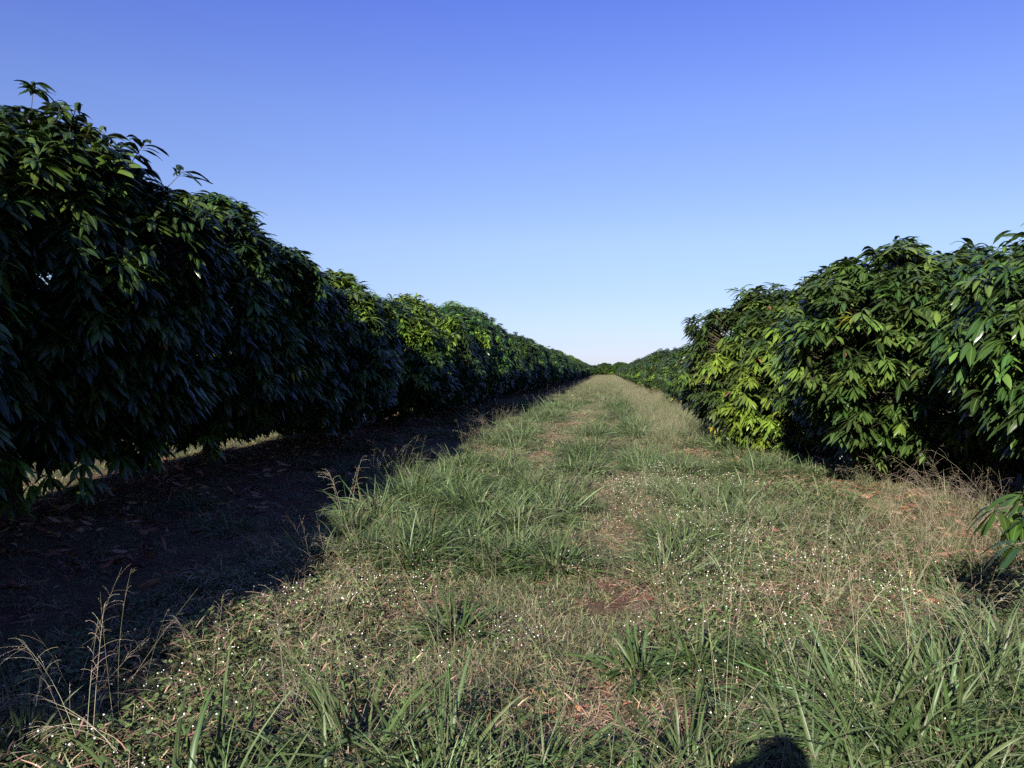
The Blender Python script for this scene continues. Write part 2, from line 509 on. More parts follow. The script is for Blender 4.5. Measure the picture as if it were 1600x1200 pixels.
while y < 225:
    K = LK[(i * 7 + i // 3) % 4]
    h = [4.1, 3.25, 3.2, 3.75, 3.9, 3.7, 3.2, 3.5][i - 7] if i < 15 else 3.6 + rng.uniform(-.35, .25)
    w = rng.uniform(.93, 1.08)
    if i < 12: lb = ORD[i] + ' mango tree of the left row, counted from the camera'
    elif y < 130: lb = 'small distant mango tree in the far half of the left row'
    else: lb = 'tiny far mango tree near the end of the left row'
    place_tree(K, LX + rng.uniform(-.25, .25), y, 3.14159 * (i % 2), (w, 1.0, h / K['top']), lb, GL)
    y += rng.uniform(4.3, 4.9); i += 1

right = [(3, 5.6, 3.2, 3.1, 0.4, .9, 'mango tree beyond the right edge whose low branch droops into the photo'),
         (3, 5.25, 8.1, 3.05, 0.0, .95, 'dark mango tree at the right edge with a yellow-green shoot, open dark gap below it'),
         (0, 4.3, 11.9, 2.9, 0.0, .95, 'large glossy mango bush with leaves hanging to the ground, biggest on the right'),
         (1, 3.85, 16.8, 3.3, 0.0, 1.0, 'mango tree with bright lime leaves hanging on its left side, behind the big glossy one')]
for (k, x, y, h, rz, w, lb) in right:
    K = RK[k]; place_tree(K, x, y, rz, (w, w, h / K['top']), lb, GR)
y = 24.0; i = 4
while y < 245:
    K = RK[(i * 5 + i // 4) % 3]
    h = 2.55 + rng.uniform(-.3, .25)
    if i < 9: lb = ORD[i] + ' mango tree of the right row, counted from the camera, half hidden by tall grass'
    elif y < 130: lb = 'small distant mango tree in the far half of the right row'
    else: lb = 'tiny far mango tree near the end of the right row'
    place_tree(K, 4.45 + rng.uniform(-.2, .2), y, 3.14159 * (i % 2), (.95, 1.03, h / K['top']), lb, GR)
    y += rng.uniform(4.3, 5.0); i += 1
# the near ends of both rows, beside and behind the viewer: their shade falls across the left foreground
for i, y in enumerate((-1.0, -5.6, -10.3)):
    place_tree(LK[(i + 2) % 4], LX + .42, y, 0, (1.1, 1, 1.07), 'mango tree of the left row standing beside the viewer, outside the photo', GL)
    if i: place_tree(RK[i], 5.0, y, 0, 1.0, 'mango tree of the right row standing behind the viewer, outside the photo', GR)
# the rows beyond, seen through and under the first ones
for (bx, grp, Ks, hh) in ((-17.0, 'mango trees of the next row to the left', LK, 4.1), (15.2, 'mango trees of the next row to the right', RK, 3.3)):
    y = 4.0; i = 0
    while y < 100:
        K = Ks[(i * 3 + 1) % len(Ks)]
        side = 'left' if bx < 0 else 'right'
        place_tree(K, bx, y, 3.14159 * (i % 2), (1, 1, (hh + rng.uniform(-.2, .2)) / K['top']), 'mango tree of the row behind the %s row, glimpsed through its leaves' % side, grp)
        y += 4.6; i += 1
# trees that close the far end of the alley
for i in range(9):
    K = LK[i % 2]
    place_tree(K, -17 + i * 4.1, 262 + rng.uniform(-4, 4), rng.uniform(0, 6), (1.2, 1.2, rng.uniform(.8, 1.1)), 'tiny dark mango tree closing the far end of the grassy alley', 'mango trees across the far end')

# ------------------------------------------------------------------ grass and weeds
GG = (0.092, 0.122, 0.050)      # grey green grass
GLU = (0.062, 0.092, 0.028)      # lush
GDRY = (0.28, 0.225, 0.14)
GRED = (0.27, 0.15, 0.11)
PALE = (0.27, 0.27, 0.16)

def ring(n, rad, r):
    a = r.uniform(0, 6.283, n); q = rad * np.sqrt(r.random(n))
    return np.stack([np.cos(a) * q, np.sin(a) * q, np.full(n, -.012)], 1), a

def dirs(n, r, el0, el1, a=None):
    if a is None: a = r.uniform(0, 6.283, n)
    e = r.uniform(el0, el1, n)
    return np.stack([np.cos(a) * np.cos(e), np.sin(a) * np.cos(e), np.sin(e)], 1)

def c_turf(seed):
    r = np.random.default_rng(seed); g = Geo()
    n = 60; P, a = ring(n, .13, r)
    strips(g, P, dirs(n, r, .4, 1.4), r.uniform(.03, .095, n), r.uniform(.003, .0055, n), r.uniform(.3, 1.4, n), jit(GG, n, .4, r), 3, rng=r)
    n = 12; P, a = ring(n, .13, r)
    strips(g, P, dirs(n, r, .1, 1.2), r.uniform(.03, .1, n), r.uniform(.002, .004, n), r.uniform(.2, 1.2, n), jit(GDRY, n, .4, r), 2, mat=1, rng=r)
    return g.mesh('turf_piece', [M_GRASS, M_DRY])

def c_dry(seed):
    r = np.random.default_rng(seed); g = Geo()
    n = 46; P, a = ring(n, .15, r); P[:, 2] += r.uniform(.008, .03, n)
    c = np.where(r.random((n, 1)) < .5, jit(GRED, n, .4, r), jit(GDRY, n, .4, r))
    strips(g, P, dirs(n, r, -.1, .6), r.uniform(.03, .11, n), r.uniform(.002, .005, n), r.uniform(.1, .7, n), c, 2, rng=r)
    n = 5; P, a = ring(n, .15, r); P[:, 2] += .02
    strips(g, P, dirs(n, r, -.1, .5), r.uniform(.03, .07, n), r.uniform(.012, .025, n), r.uniform(.2, 1, n), jit(BROWN, n, .5, r), 3, prof=PROF_OVATE, rng=r)
    return g.mesh('straw_piece', M_DRY)

def flower(g, P, r, rad=.006, mat=1):
    """small round white heads: stacked rings"""
    n = len(P)
    rr = r.uniform(.55, 1.35, n) * rad
    zz = np.array([-.8, -.35, .3, .85])[None]
    pts = P[:, None] + np.stack([0 * zz, 0 * zz, zz], -1) * rr[:, None, None]
    ra = np.array([.25, 1.0, .95, .12])[None] * rr[:, None]
    tubes(g, pts, ra, np.full((n, 3), .8), 6, mat)

def c_weed(seed, nfl=0):
    r = np.random.default_rng(seed); g = Geo()
    n = 46; P, a = ring(n, .15, r); P[:, 2] = r.uniform(.01, .1, n) * (1 - .4 * r.random(n))
    strips(g, P, dirs(n, r, -.1, .8), r.uniform(.02, .05, n), r.uniform(.012, .024, n), r.uniform(.2, 1, n), jit((.075, .108, .034), n, .4, r), 3, prof=PROF_OVATE, mid=True, fold=.3, rng=r)
    n = 20; P, a = ring(n, .13, r)
    strips(g, P, dirs(n, r, .5, 1.4), r.uniform(.05, .13, n), r.uniform(.003, .005, n), r.uniform(.3, 1.2, n), jit(GG, n, .4, r), 3, rng=r)
    n = 16; P, a = ring(n, .15, r); P[:, 2] = r.uniform(.02, .09, n)
    strips(g, P, dirs(n, r, -.1, 1.0), r.uniform(.03, .1, n), r.uniform(.002, .007, n), r.uniform(.2, 1, n), np.where(r.random((n, 1)) < .5, jit(GRED, n, .4, r), jit(GDRY, n, .4, r)), 2, rng=r)
    n = 12; P, a = ring(n, .12, r)
    tubes(g, curve_pts(P, dirs(n, r, .6, 1.4), r.uniform(.05, .12, n), r.uniform(0, .6, n), 3), np.full((n, 3), .0012), jit((.1, .09, .045), n, .3, r))
    if nfl:
        P, a = ring(nfl, .14, r); t = curve_pts(P, dirs(nfl, r, .9, 1.5), r.uniform(.08, .16, nfl), r.uniform(0, .3, nfl), 4)
        tubes(g, t, np.full((nfl, 4), .001), jit((.1, .12, .05), nfl, .3, r))
        flower(g, t[:, -1], r, .0040)
    return g.mesh('weed_piece', [M_WEED, M_WHITE])

def c_lush(seed, n=95, L0=.2, L1=.48, W0=.007, W1=.013, rad=.09, col=GLU, dead=6, seg=6, flat=.9):
    """a mound of broad arching blades: upright in the middle, leaning out at the rim"""
    r = np.random.default_rng(seed); g = Geo()
    P, a = ring(n, rad, r); rho = np.hypot(P[:, 0], P[:, 1]) / rad
    a = a + r.normal(0, .45, n)
    el = np.clip(1.45 - flat * rho * r.uniform(.5, 1.3, n) + r.normal(0, .12, n), .12, 1.5)
    D = np.stack([np.cos(a) * np.cos(el), np.sin(a) * np.cos(el), np.sin(el)], 1)
    c = jit(col, n, .4, r)
    strips(g, P, D, r.uniform(L0, L1, n), r.uniform(W0, W1, n), r.uniform(.25, 1.7, n), c, seg, mid=True, fold=.35, roll=r.uniform(-.7, .7, n), rng=r, tipcol=c * r.uniform(1.0, 1.5, (n, 1)))
    P, a = ring(dead, rad, r)
    strips(g, P, dirs(dead, r, .1, .9), r.uniform(L0 * .6, L1 * .7, dead), r.uniform(W0, W1, dead) * .7, r.uniform(.8, 2.4, dead), jit(GDRY, dead, .3, r), 4, mat=1, rng=r)
    return g.mesh('grass_clump', [M_LUSH, M_DRY])

def panicle(g, P, D, L, r, col, heads=7, mat=1, spread=1.0, bend=None, droop=1.2, rad=.0016, frac=.3):
    """seeding stems: a thin culm with side branches that carry small spikelets"""
    n = len(P)
    if bend is None: bend = r.uniform(.1, .7, n)
    k = 9
    t = curve_pts(P, D, L, bend, k)
    tubes(g, t, np.linspace(rad, rad * .35, k)[None] * np.ones((n, 1)), jit(PALE if col is None else np.array(PALE) * .5 + np.array(col) * .5, n, .2, r), 3, mat)
    # branches
    m = n * heads
    idx = np.repeat(np.arange(n), heads)
    s = r.uniform(1 - frac, .99, m) * (k - 1); i0 = np.minimum(s.astype(int), k - 2); fr = (s - i0)[:, None]
    bp = t[idx, i0] * (1 - fr) + t[idx, i0 + 1] * fr
    bd = nrm(t[idx, i0 + 1] - t[idx, i0]); rd = nrm(r.normal(size=(m, 3)))
    bd = nrm(bd + rd * spread * .7)
    bl = L[idx] * r.uniform(.08, .2, m) * spread
    bt = curve_pts(bp, bd, bl, r.uniform(.3, 1, m) * droop, 5)
    cc = jit(PALE if col is None else col, m, .3, r)
    tubes(g, bt, np.full((m, 5), rad * .4), cc, 3, mat)
    # spikelets
    q = 7
    id2 = np.repeat(np.arange(m), q)
    s = r.uniform(.15, 1, m * q) * 3.99; i0 = np.minimum(s.astype(int), 3); fr = (s - i0)[:, None]
    sp = bt[id2, i0] * (1 - fr) + bt[id2, i0 + 1] * fr
    sd = nrm(nrm(bt[id2, i0 + 1] - bt[id2, i0]) + r.normal(size=(m * q, 3)) * .35)
    strips(g, sp, sd, r.uniform(.006, .011, m * q), rad * 1.5, .3, cc[id2] * r.uniform(.8, 1.3, (m * q, 1)), 2, prof=PROF_OVATE, mat=mat, rng=r)

def c_tall(seed, red=False, n=46, hs=7, H0=.45, H1=.85):
    r = np.random.default_rng(seed); g = Geo()
    P, a = ring(n, .14, r)
    strips(g, P, dirs(n, r, .9, 1.5), r.uniform(H0 * .6, H1 * .85, n), r.uniform(.004, .008, n), r.uniform(.2, 1.5, n), jit((.085, .11, .045), n, .35, r), 5, rng=r)
    P, a = ring(hs, .12, r)
    panicle(g, P, dirs(hs, r, 1.1, 1.5), r.uniform(H0, H1, hs) * 1.25, r, (.17, .145, .095) if red else (.23, .2, .12), heads=8, spread=.7)
    return g.mesh('tall_grass_clump', [M_GRASS, M_DRY])

def scatter(name, variants, pts, scale, seed, kind='stuff', tilt=.15, label=None, cat=None):
    """one object whose points carry instances of the given pieces"""
    r = np.random.default_rng(seed)
    c = bpy.data.collections.new(name + '_pieces')
    for i, me in enumerate(variants):
        o = bpy.data.objects.new('%s_piece' % name, me); c.objects.link(o)
    n = len(pts)
    me = bpy.data.meshes.new(name)
    me.vertices.add(n); me.vertices.foreach_set('co', pts.astype(np.float32).ravel())
    rot = np.stack([r.normal(0, tilt, n), r.normal(0, tilt, n), r.uniform(0, 6.283, n)], 1).astype(np.float32)
    a = me.attributes.new('rot', 'FLOAT_VECTOR', 'POINT'); a.data.foreach_set('vector', rot.ravel())
    a = me.attributes.new('scl', 'FLOAT', 'POINT'); a.data.foreach_set('value', np.broadcast_to(scale, n).astype(np.float32))
    a = me.attributes.new('pick', 'INT', 'POINT'); a.data.foreach_set('value', r.integers(0, len(variants), n).astype(np.int32))
    o = link(name, me)
    ng = bpy.data.node_groups.new(name, 'GeometryNodeTree')
    ng.interface.new_socket('Geometry', in_out='INPUT', socket_type='NodeSocketGeometry')
    ng.interface.new_socket('Geometry', in_out='OUTPUT', socket_type='NodeSocketGeometry')
    gi = ng.nodes.new('NodeGroupInput'); go = ng.nodes.new('NodeGroupOutput')
    ip = ng.nodes.new('GeometryNodeInstanceOnPoints'); ci = ng.nodes.new('GeometryNodeCollectionInfo')
    ci.inputs['Collection'].default_value = c
    ci.inputs['Separate Children'].default_value = True; ci.inputs['Reset Children'].default_value = True
    ip.inputs['Pick Instance'].default_value = True
    L = ng.links
    L.new(gi.outputs[0], ip.inputs['Points']); L.new(ci.outputs[0], ip.inputs['Instance'])
    for nm, ty, so in (('rot', 'FLOAT_VECTOR', 'Rotation'), ('scl', 'FLOAT', 'Scale'), ('pick', 'INT', 'Instance Index')):
        na = ng.nodes.new('GeometryNodeInputNamedAttribute'); na.data_type = ty; na.inputs['Name'].default_value = nm
        L.new(na.outputs['Attribute'], ip.inputs[so])
    L.new(ip.outputs[0], go.inputs[0])
    md = o.modifiers.new('scatter', 'NODES'); md.node_group = ng
    o['kind'] = kind
    return o

def pnoise(x, y, s, seed):
    """cheap smooth noise in 0..1"""
    r = np.random.default_rng(seed); v = 0
    for k in range(7):
        a = r.uniform(0, 6.283); f = s * r.uniform(.6, 1.9)
        v = v + np.sin((x * math.cos(a) + y * math.sin(a)) * f + r.uniform(0, 6.283))
    return np.clip(.5 + v / 7 * .9, 0, 1)

def pts_in(x0, x1, y0, y1, dens, seed, dfun=None):
    r = np.random.default_rng(seed)
    n = int((x1 - x0) * (y1 - y0) * dens)
    x = r.uniform(x0, x1, n); y = r.uniform(y0, y1, n)
    if dfun is not None:
        k = r.random(n) < dfun(x, y); x, y = x[k], y[k]
    return np.stack([x, y, gh(x, y)], 1)

def track(x, y):
    w = 0.2 + .12 * (pnoise(x, y, 1.2, 3) - .5)
    return np.exp(-((x + 1.35 + .1 * np.sin(y * .35)) / w) ** 2) + np.exp(-((x - .15 - .12 * np.sin(y * .3 + 1)) / w) ** 2)
def bare(x, y):
    """0..1 where the soil shows"""
    b = np.maximum(np.clip((pnoise(x, y, 1.5, 8) - .55) * 3.5, 0, 1) * .85, np.exp(-((x - .05) / .45) ** 2 - ((y - 3.7) / .6) ** 2))
    b = np.maximum(b, np.clip(1.25 * track(x, y), 0, 1) * np.clip(2.6 * pnoise(x, y, 1.3, 9) - .45, 0, 1) * (y > 3.0) * np.clip(2 - y / 30, .0, 1))
    sh = np.clip((-2.9 - x) / .4, 0, 1) * np.clip((x + 7.4) / .6, 0, 1)      # bare shaded strip under the left row
    b = np.maximum(b, .86 * sh)
    sr = np.clip((x - 2.9) / .5, 0, 1) * np.clip((6.2 - x) / .5, 0, 1)
    return np.clip(np.maximum(b, .3 * sr), 0, 1)

green = lambda x, y: (1 - bare(x, y)) * .92 + .04
alleyx = (-3.4, 3.4)
P = [pts_in(-5.2, 5.2, 2.2, 7.5, 150, 1, green), pts_in(-5.8, 5.0, 7.5, 16, 80, 2, green), pts_in(-5.6, 3.8, 16, 36, 40, 3, green),
     pts_in(-4.4, 3.4, 36, 90, 10, 4, green), pts_in(-11.5, -6.2, 4, 34, 26, 5, green), pts_in(-40, -11.5, 2, 60, 1.2, 6), pts_in(6, 40, 2, 60, 1.2, 7), pts_in(6, 12, 4, 30, 14, 17)]
S = np.concatenate([np.full(len(p), s) for p, s in zip(P, (1, 1.25, 1.6, 2.4, 1.6, 4, 4, 2))])
P = np.concatenate(P); S = S * rng.uniform(.7, 1.3, len(P))
scatter('grass', [c_turf(200 + i) for i in range(5)], P, S, 41)

# low leafy weeds, most in the lower left and about the white flower patches
def weedy(x, y):
    a = np.clip((-.9 - x) / .5, 0, 1) * np.clip((7.6 - y) / 1.2, 0, 1) * np.clip((x + 3.3) / .35, 0, 1)
    b = .55 * (pnoise(x, y, 1.7, 21) > .5)
    return np.clip(a + b * np.clip((x + 2.9) / .4, 0, 1), 0, 1) * (1 - .75 * bare(x, y))
P = [pts_in(-3.2, 3.2, 2.3, 8, 75, 51, weedy), pts_in(-2.9, 3.0, 8, 24, 26, 52, weedy)]
S = np.concatenate([np.full(len(p), s) for p, s in zip(P, (1, 1.3))])
P = np.concatenate(P)
scatter('low_weeds', [c_weed(300 + i) for i in range(5)], P, S * rng.uniform(.7, 1.25, len(P)), 42)

def flowery(x, y):
    a = np.clip((-1.0 - x) / .6, 0, 1) * np.clip((7.2 - y) / 1.2, 0, 1) * np.clip((x + 2.75) / .35, 0, 1) * .55
    b = .75 * np.exp(-((x - 1.15) / .9) ** 2 - ((y - 6.6) / 2.6) ** 2) + .6 * np.exp(-((x - .8) / .8) ** 2 - ((y - 11.5) / 1.6) ** 2) + .5 * np.exp(-((x + .75) / .35) ** 2 - ((y - 4.55) / .35) ** 2)
    return np.clip(a + b + .03, 0, 1) * (.35 + .65 * (pnoise(x, y, 3.5, 31) > .45)) 
P = pts_in(-3, 3.2, 2.6, 15, 50, 61, flowery)
scatter('white_flowering_weeds', [c_weed(330 + i, 3 + i % 4) for i in range(6)], P, rng.uniform(.8, 1.2, len(P)), 43)

P = [pts_in(-3.4, 4.4, 2.2, 9, 50, 71, lambda x, y: .12 + .88 * bare(x, y) * (x > -3.2)), pts_in(-3.0, 4.2, 9, 32, 22, 72, lambda x, y: .1 + .9 * bare(x, y)), pts_in(-7.4, -2.8, 2.2, 16, 4, 73)]
S = np.concatenate([np.full(len(p), s) for p, s in zip(P, (1, 1.4, 1.2))])
P = np.concatenate(P)
scatter('dry_straw', [c_dry(360 + i) for i in range(5)], P, S * rng.uniform(.7, 1.3, len(P)), 44, tilt=.05)

# heaps of longer green grass
def lush(x, y):
    a = np.clip((x + 2.75) / .3, 0, 1) * np.clip((-.25 - x) / .4, 0, 1) * np.clip((y - 6.0) / .6, 0, 1) * np.clip((13.5 - y) / 3, 0.0, 1)
    a = a * np.clip(.25 + 1.6 * (pnoise(x, y, 2.4, 81) - .3), 0, 1)
    b = .6 * (pnoise(x, y, 1.6, 82) > .57) * (y > 12) * (1 - np.clip(track(x, y), 0, 1)) * np.clip((x + 2.8) / .3, 0, 1)
    c = .5 * np.exp(-((x - 1.3) / .5) ** 2 - ((y - 9) / 1.4) ** 2) + .5 * np.exp(-((x - .55) / .22) ** 2 - ((y - 7.0) / .7) ** 2)
    e = .9 * np.clip((x - 1.0) / .4, 0, 1) * np.clip((4.0 + .5 * (x - 1) - y) / .5, 0, 1) + .5 * np.clip((3.1 - y) / .2, 0, 1) * (pnoise(x, y, 3, 84) > .45) * (x > -1.5)
    f = .35 * (pnoise(x, y, 2.1, 85) > .58) * (x > .6) * (y < 13)
    h = .16 * np.clip((-2.7 - x) / .2, 0, 1) * (y > 7) * (pnoise(x, y, 1.9, 86) > .5)
    clear = 1 - np.exp(-((x - .05) / .4) ** 2 - ((y - 3.6) / .5) ** 2)
    clear = clear * (1 - .9 * np.clip(1.3 * track(x, y), 0, 1) * ((x > -.5) | (y > 12)) * (y > 3))
    return np.clip(a + b + c + e + f + h, 0, 1) * clear
P = [pts_in(-5, 3.2, 2.5, 14, 25, 91, lush), pts_in(-5, 3.2, 14, 40, 10, 92, lush)]
S = np.concatenate([s * (.75 + .75 * pnoise(p[:, 0], p[:, 1], 4.2, 83)) for p, s in zip(P, (1.0, 1.2))])
P = np.concatenate(P)
scatter('long_grass', [c_lush(400 + i, n=120, L0=.12, L1=.42, W0=.005, W1=.011 + .002 * (i % 3), rad=.12 + .03 * (i % 3), col=((.055, .082, .030), (.075, .10, .044), (.042, .066, .022))[i % 3]) for i in range(9)], P, S * rng.uniform(.7, 1.15, len(P)), 45)

# tall seeding grass: right side and the far alley, the foot of both rows
def tallr(x, y):
    a = np.clip((x - .7) / .5, 0, 1) * np.clip((y - 15.5) / 3, 0, 1) * np.clip((3.6 - x) / .4, 0, 1)
    b = np.clip((y - 50) / 45, 0, 1) * np.clip((x + 3.0) / .5, 0, 1)
    c = .16 * np.clip((-2.5 - x) / .3, 0, 1) * np.clip((x + 3.9) / .4, 0, 1) * np.clip((y - 8.5) / 2, 0, 1) * (pnoise(x, y, 2, 95) > .5)
    c = c + .5 * np.clip((x - 2.5) / .4, 0, 1) * np.clip((4.6 - x) / .3, 0, 1) * np.clip((y - 6.5) / 1, 0, 1) * np.clip((12 - y) / 2, 0, 1) * (pnoise(x, y, 2.4, 96) > .45)
    return np.clip(a + b + c, 0, 1)
P = [pts_in(-4.0, 4.6, 6.5, 26, 17, 101, tallr), pts_in(-3.4, 3.4, 26, 60, 8, 102, tallr), pts_in(-3.4, 3.2, 60, 150, 3.0, 103, tallr), pts_in(-3.6, 3.2, 150, 255, 1.4, 104)]
S = np.concatenate([np.full(len(p), s) for p, s in zip(P, (.62, .72, .75, .8))])
P = np.concatenate(P)
scatter('tall_seeding_grass', [c_tall(430 + i, red=True, n=60, hs=3 + i % 4) for i in range(7)], P, S * rng.uniform(.7, 1.2, len(P)), 46, tilt=.08)

# ------------------------------------------------------------------ tussocks one can point at
def gp(px, py):
    """point of the ground seen at that place of the photograph (1600 x 1200)"""
    v = cam.rotation_euler.to_matrix() @ Vector(((px - 800) / 1258, (600 - py) / 1258, -1))
    t = CAM_H / -v.z
    x, y = v.x * t, v.y * t
    return x, y, float(gh(x, y))

bpy.context.view_layer.update()
BR = (.062, .090, .030)
GY = (.088, .105, .058)
TK = [c_lush(500, 150, .18, .34, .012, .022, .13, (.040, .070, .021), 8, 6, 1.1), c_lush(501, 170, .22, .46, .009, .016, .12, (.040, .066, .02), 6, 6, .8),
      c_lush(502, 260, .28, .62, .008, .016, .18, (.046, .076, .024), 8, 6, .9), c_lush(503, 180, .24, .6, .010, .019, .18, (.05, .08, .026), 10, 6, .9), c_lush(504, 170, .2, .48, .008, .014, .17, (.07, .092, .046), 12, 6, .8)]
tufts = [(712, 985, 0, 1.15, 'dark green broad-bladed grass tuft by itself just left of centre, white flowers at its foot'),
         (1000, 1040, 0, 1.1, 'flattened broad-bladed grass tuft with a dry straw base, lower right of centre'),
         (1095, 1045, 1, .95, 'upright dark grass tuft right beside the flattened one with the straw base'),
         (1190, 1055, 0, .9, 'small dark grass tuft right of the upright pair, below the white flower patch'),
         (868, 890, 2, .95, 'big arching grass tussock at the front right end of the long green heap'),
         (770, 880, 1, .9, 'low grass tussock just left of the big arching one at the heap end'),
         (640, 885, 2, .9, 'wide arching grass tussock at the front left of the long green heap'),
         (560, 850, 2, .8, 'grass tussock on the edge of the left shade, leftmost of the heap'),
         (905, 715, 2, 1.05, 'round dark grass tussock between the wheel tracks in the middle distance'),
         (1035, 880, 1, .85, 'narrow upright grass tuft with a straw coloured foot right of the centre track'),
         (1210, 835, 1, .95, 'grass tuft before the mango trees on the right, behind the white flowers'),
         (1330, 850, 4, .8, 'spreading grass tuft in front of the big glossy mango bush'),
         (1195, 735, 4, 1.0, 'grey green upright grass tuft at the foot of the right trees beside red soil'),
         (1090, 800, 1, .8, 'low grass tuft right of the centre track, level with the red soil patches'),
         (560, 1195, 3, 1.0, 'large grass clump at the bottom edge left of centre with arching blades'),
         (690, 1215, 3, 1.0, 'large grass clump at the bottom edge just left of the reddish bare soil'),
         (830, 1235, 3, .8, 'low grass clump cut by the bottom edge at centre, beneath the reddish soil'),
         (1075, 1215, 3, .85, 'grass clump at the bottom edge right of the reddish bare soil'),
         (1240, 1160, 4, 1.0, 'grey green grass clump among seed stems near the bottom right'),
         (1370, 1170, 3, 1.1, 'tall grass clump at the bottom edge under the tallest seed stems'),
         (1500, 1150, 3, 1.15, 'bright green wide-bladed grass clump near the bottom right corner'),
         (1590, 1110, 3, 1.1, 'grass clump cut by the right edge of the photo, lower corner'),
         (1440, 1060, 4, 1.0, 'pale grass clump behind the bright green one at lower right'),
         (1560, 1010, 4, 1.0, 'grass clump at the right edge just below the shaded gap'),
         (960, 640, 2, 1.3, 'dark grass mound on the right of the lane far off, before the tall grass'),
         (830, 790, 2, 1.0, 'tall grass tussock at the back of the long green heap, nearest the left wheel track'),
         (720, 800, 2, 1.1, 'tall grass tussock in the middle of the long green heap'),
         (640, 790, 2, 1.0, 'grass tussock at the back left of the long green heap against the shade'),
         (1060, 690, 4, 1.6, 'broad grey green grass mound at mid distance right of the lane'),
         (1000, 720, 4, 1.1, 'low grey green grass mound just right of the red wheel track'),
         (30, 1190, 3, .7, 'grass clump in the bottom left corner below the arching seed heads'),
         (440, 1180, 4, .6, 'small grass clump at the bottom edge among the white flowered weeds')]
for i, (px, py, k, s, lb) in enumerate(tufts):
    o = link('grass_tussock', TK[k], None, gp(px, py)); o.rotation_euler.z = i * 1.7; o.scale = (s, s, s)
    tag(o, lb, 'grass tuft', 'broad-bladed grass tussocks along the alley', 'thing')

def c_stalk(seed):
    r = np.random.default_rng(seed); g = Geo()
    n = 5; P, a = ring(n, .12, r)
    panicle(g, P, dirs(n, r, .75, 1.5), r.uniform(.25, .75, n), r, ((.24, .22, .14), (.26, .19, .14), (.2, .15, .12))[seed % 3], heads=6, mat=0, spread=(.4, 1.1, 1.0)[seed % 3], rad=.0009, frac=(.3, .5, .6)[seed % 3])
    return g.mesh('stalk_piece', M_DRY)
def stalky(x, y):
    return np.clip(.06 + .45 * np.clip((x - .6) / .9, 0, 1) * np.clip((10 - y) / 3, 0, 1) + .5 * (pnoise(x, y, 2.2, 121) > .6), 0, 1) * np.clip((x + 2.9) / .3, 0, 1)
P = np.concatenate([pts_in(-3, 4.4, 2.4, 11, 22, 122, stalky), pts_in(-3, 3.6, 11, 34, 5, 123, stalky)])
scatter('fine_seed_stalks', [c_stalk(480 + i) for i in range(9)], P, rng.uniform(.6, 1.15, len(P)), 48, tilt=.12)

def seeder(seed, n, H0, H1, lean, spread, col, heads, frac, rad=.0016, blades=10, bend=None):
    r = np.random.default_rng(seed); g = Geo()
    P, a = ring(n, .05, r)
    az = lean[0] + r.normal(0, lean[2], n); el = r.uniform(lean[1] - .15, lean[1] + .15, n)
    D = np.stack([np.cos(az) * np.cos(el), np.sin(az) * np.cos(el), np.sin(el)], 1)
    panicle(g, P, D, r.uniform(H0, H1, n), r, col, heads=heads, mat=0, spread=spread, rad=rad, frac=frac, bend=bend if bend is None else np.full(n, bend) * r.uniform(.7, 1.3, n))
    st = g.mesh('seed_stems', M_DRY)
    g = Geo(); P, a = ring(blades, .06, r)
    strips(g, P, dirs(blades, r, .6, 1.4), r.uniform(.15, .4, blades), r.uniform(.004, .008, blades), r.uniform(.5, 2, blades), jit(GG, blades, .3, r), 5, rng=r)
    return st, g.mesh('blades', M_GRASS)
PK = (.34, .29, .22); RD = (.26, .16, .12)
SK = [seeder(600, 4, .75, .95, (2.9, 1.0, .35), 1.3, PK, 9, .55, .0013, 10, 1.3),
      seeder(601, 4, .55, .8, (1.9, 1.3, .5), 1.2, PK, 9, .5, .0016, 8, .5),
      seeder(602, 6, .55, 1.0, (1.6, 1.3, 1.8), .45, (.3, .28, .18), 7, .35, .0014, 12, .3),
      seeder(603, 9, .45, .75, (1.2, 1.2, 1.6), 1.5, RD, 10, .6, .0012, 14, .6),
      seeder(604, 10, .6, 1.0, (2.6, 1.1, 1.0), 1.3, (.2, .15, .12), 10, .6, .0013, 14, .7)]
stems = [(215, 1215, 0, 1.0, 'arching pale seed heads bowing left over the black shade at lower left'),
         (130, 1190, 1, .8, 'upright thin seeding grass just left of the arching one at lower left'),
         (460, 1130, 1, .95, 'fine branching seeding grass leaning into the shade left of centre'),
         (330, 1080, 1, .6, 'short seeding grass at the shade edge between two taller ones at left'),
         (640, 1180, 2, .55, 'few short bare stems rising from the grass at the bottom left of centre'),
         (1130, 1150, 2, .8, 'thin pale stems standing left of the tall ones at lower right'),
         (1250, 1120, 2, .95, 'cluster of thin pale stems over the white flowers at lower right'),
         (1340, 1130, 2, 1.0, 'tallest pale straight stems in the lower right'),
         (1420, 1110, 2, 1.0, 'pale straight stems between the tallest ones and the right edge'),
         (1560, 1150, 2, .9, 'pale stems at the right edge above the wide-bladed clump'),
         (1400, 830, 3, 1.0, 'reddish wispy grass at the foot of the big glossy mango bush'),
         (1300, 960, 3, .9, 'reddish wispy grass in the open at right, beside white flowers'),
         (1430, 930, 3, 1.0, 'reddish brown haze of fine seed heads at right, before the dark gap'),
         (1530, 900, 3, 1.0, 'fine reddish seeding grass under the low hanging mango branch'),
         (1490, 830, 4, 1.0, 'tangle of dry brown seeding grass in front of the dark gap, left half'),
         (1570, 850, 4, 1.1, 'tangle of dry brown seeding grass in front of the dark gap, at the right edge'),
         (700, 700, 4, .9, 'dark seeding grass standing in the shade under the left row'),
         (770, 680, 4, .9, 'dim feathery grass at the shade border in front of the lime tipped trees'),
         (540, 830, 1, .9, 'single thin seeding grass in the shade left of the green heap'),
         (1240, 740, 4, .8, 'dry grass stems against the dark foot of the right mango trees')]
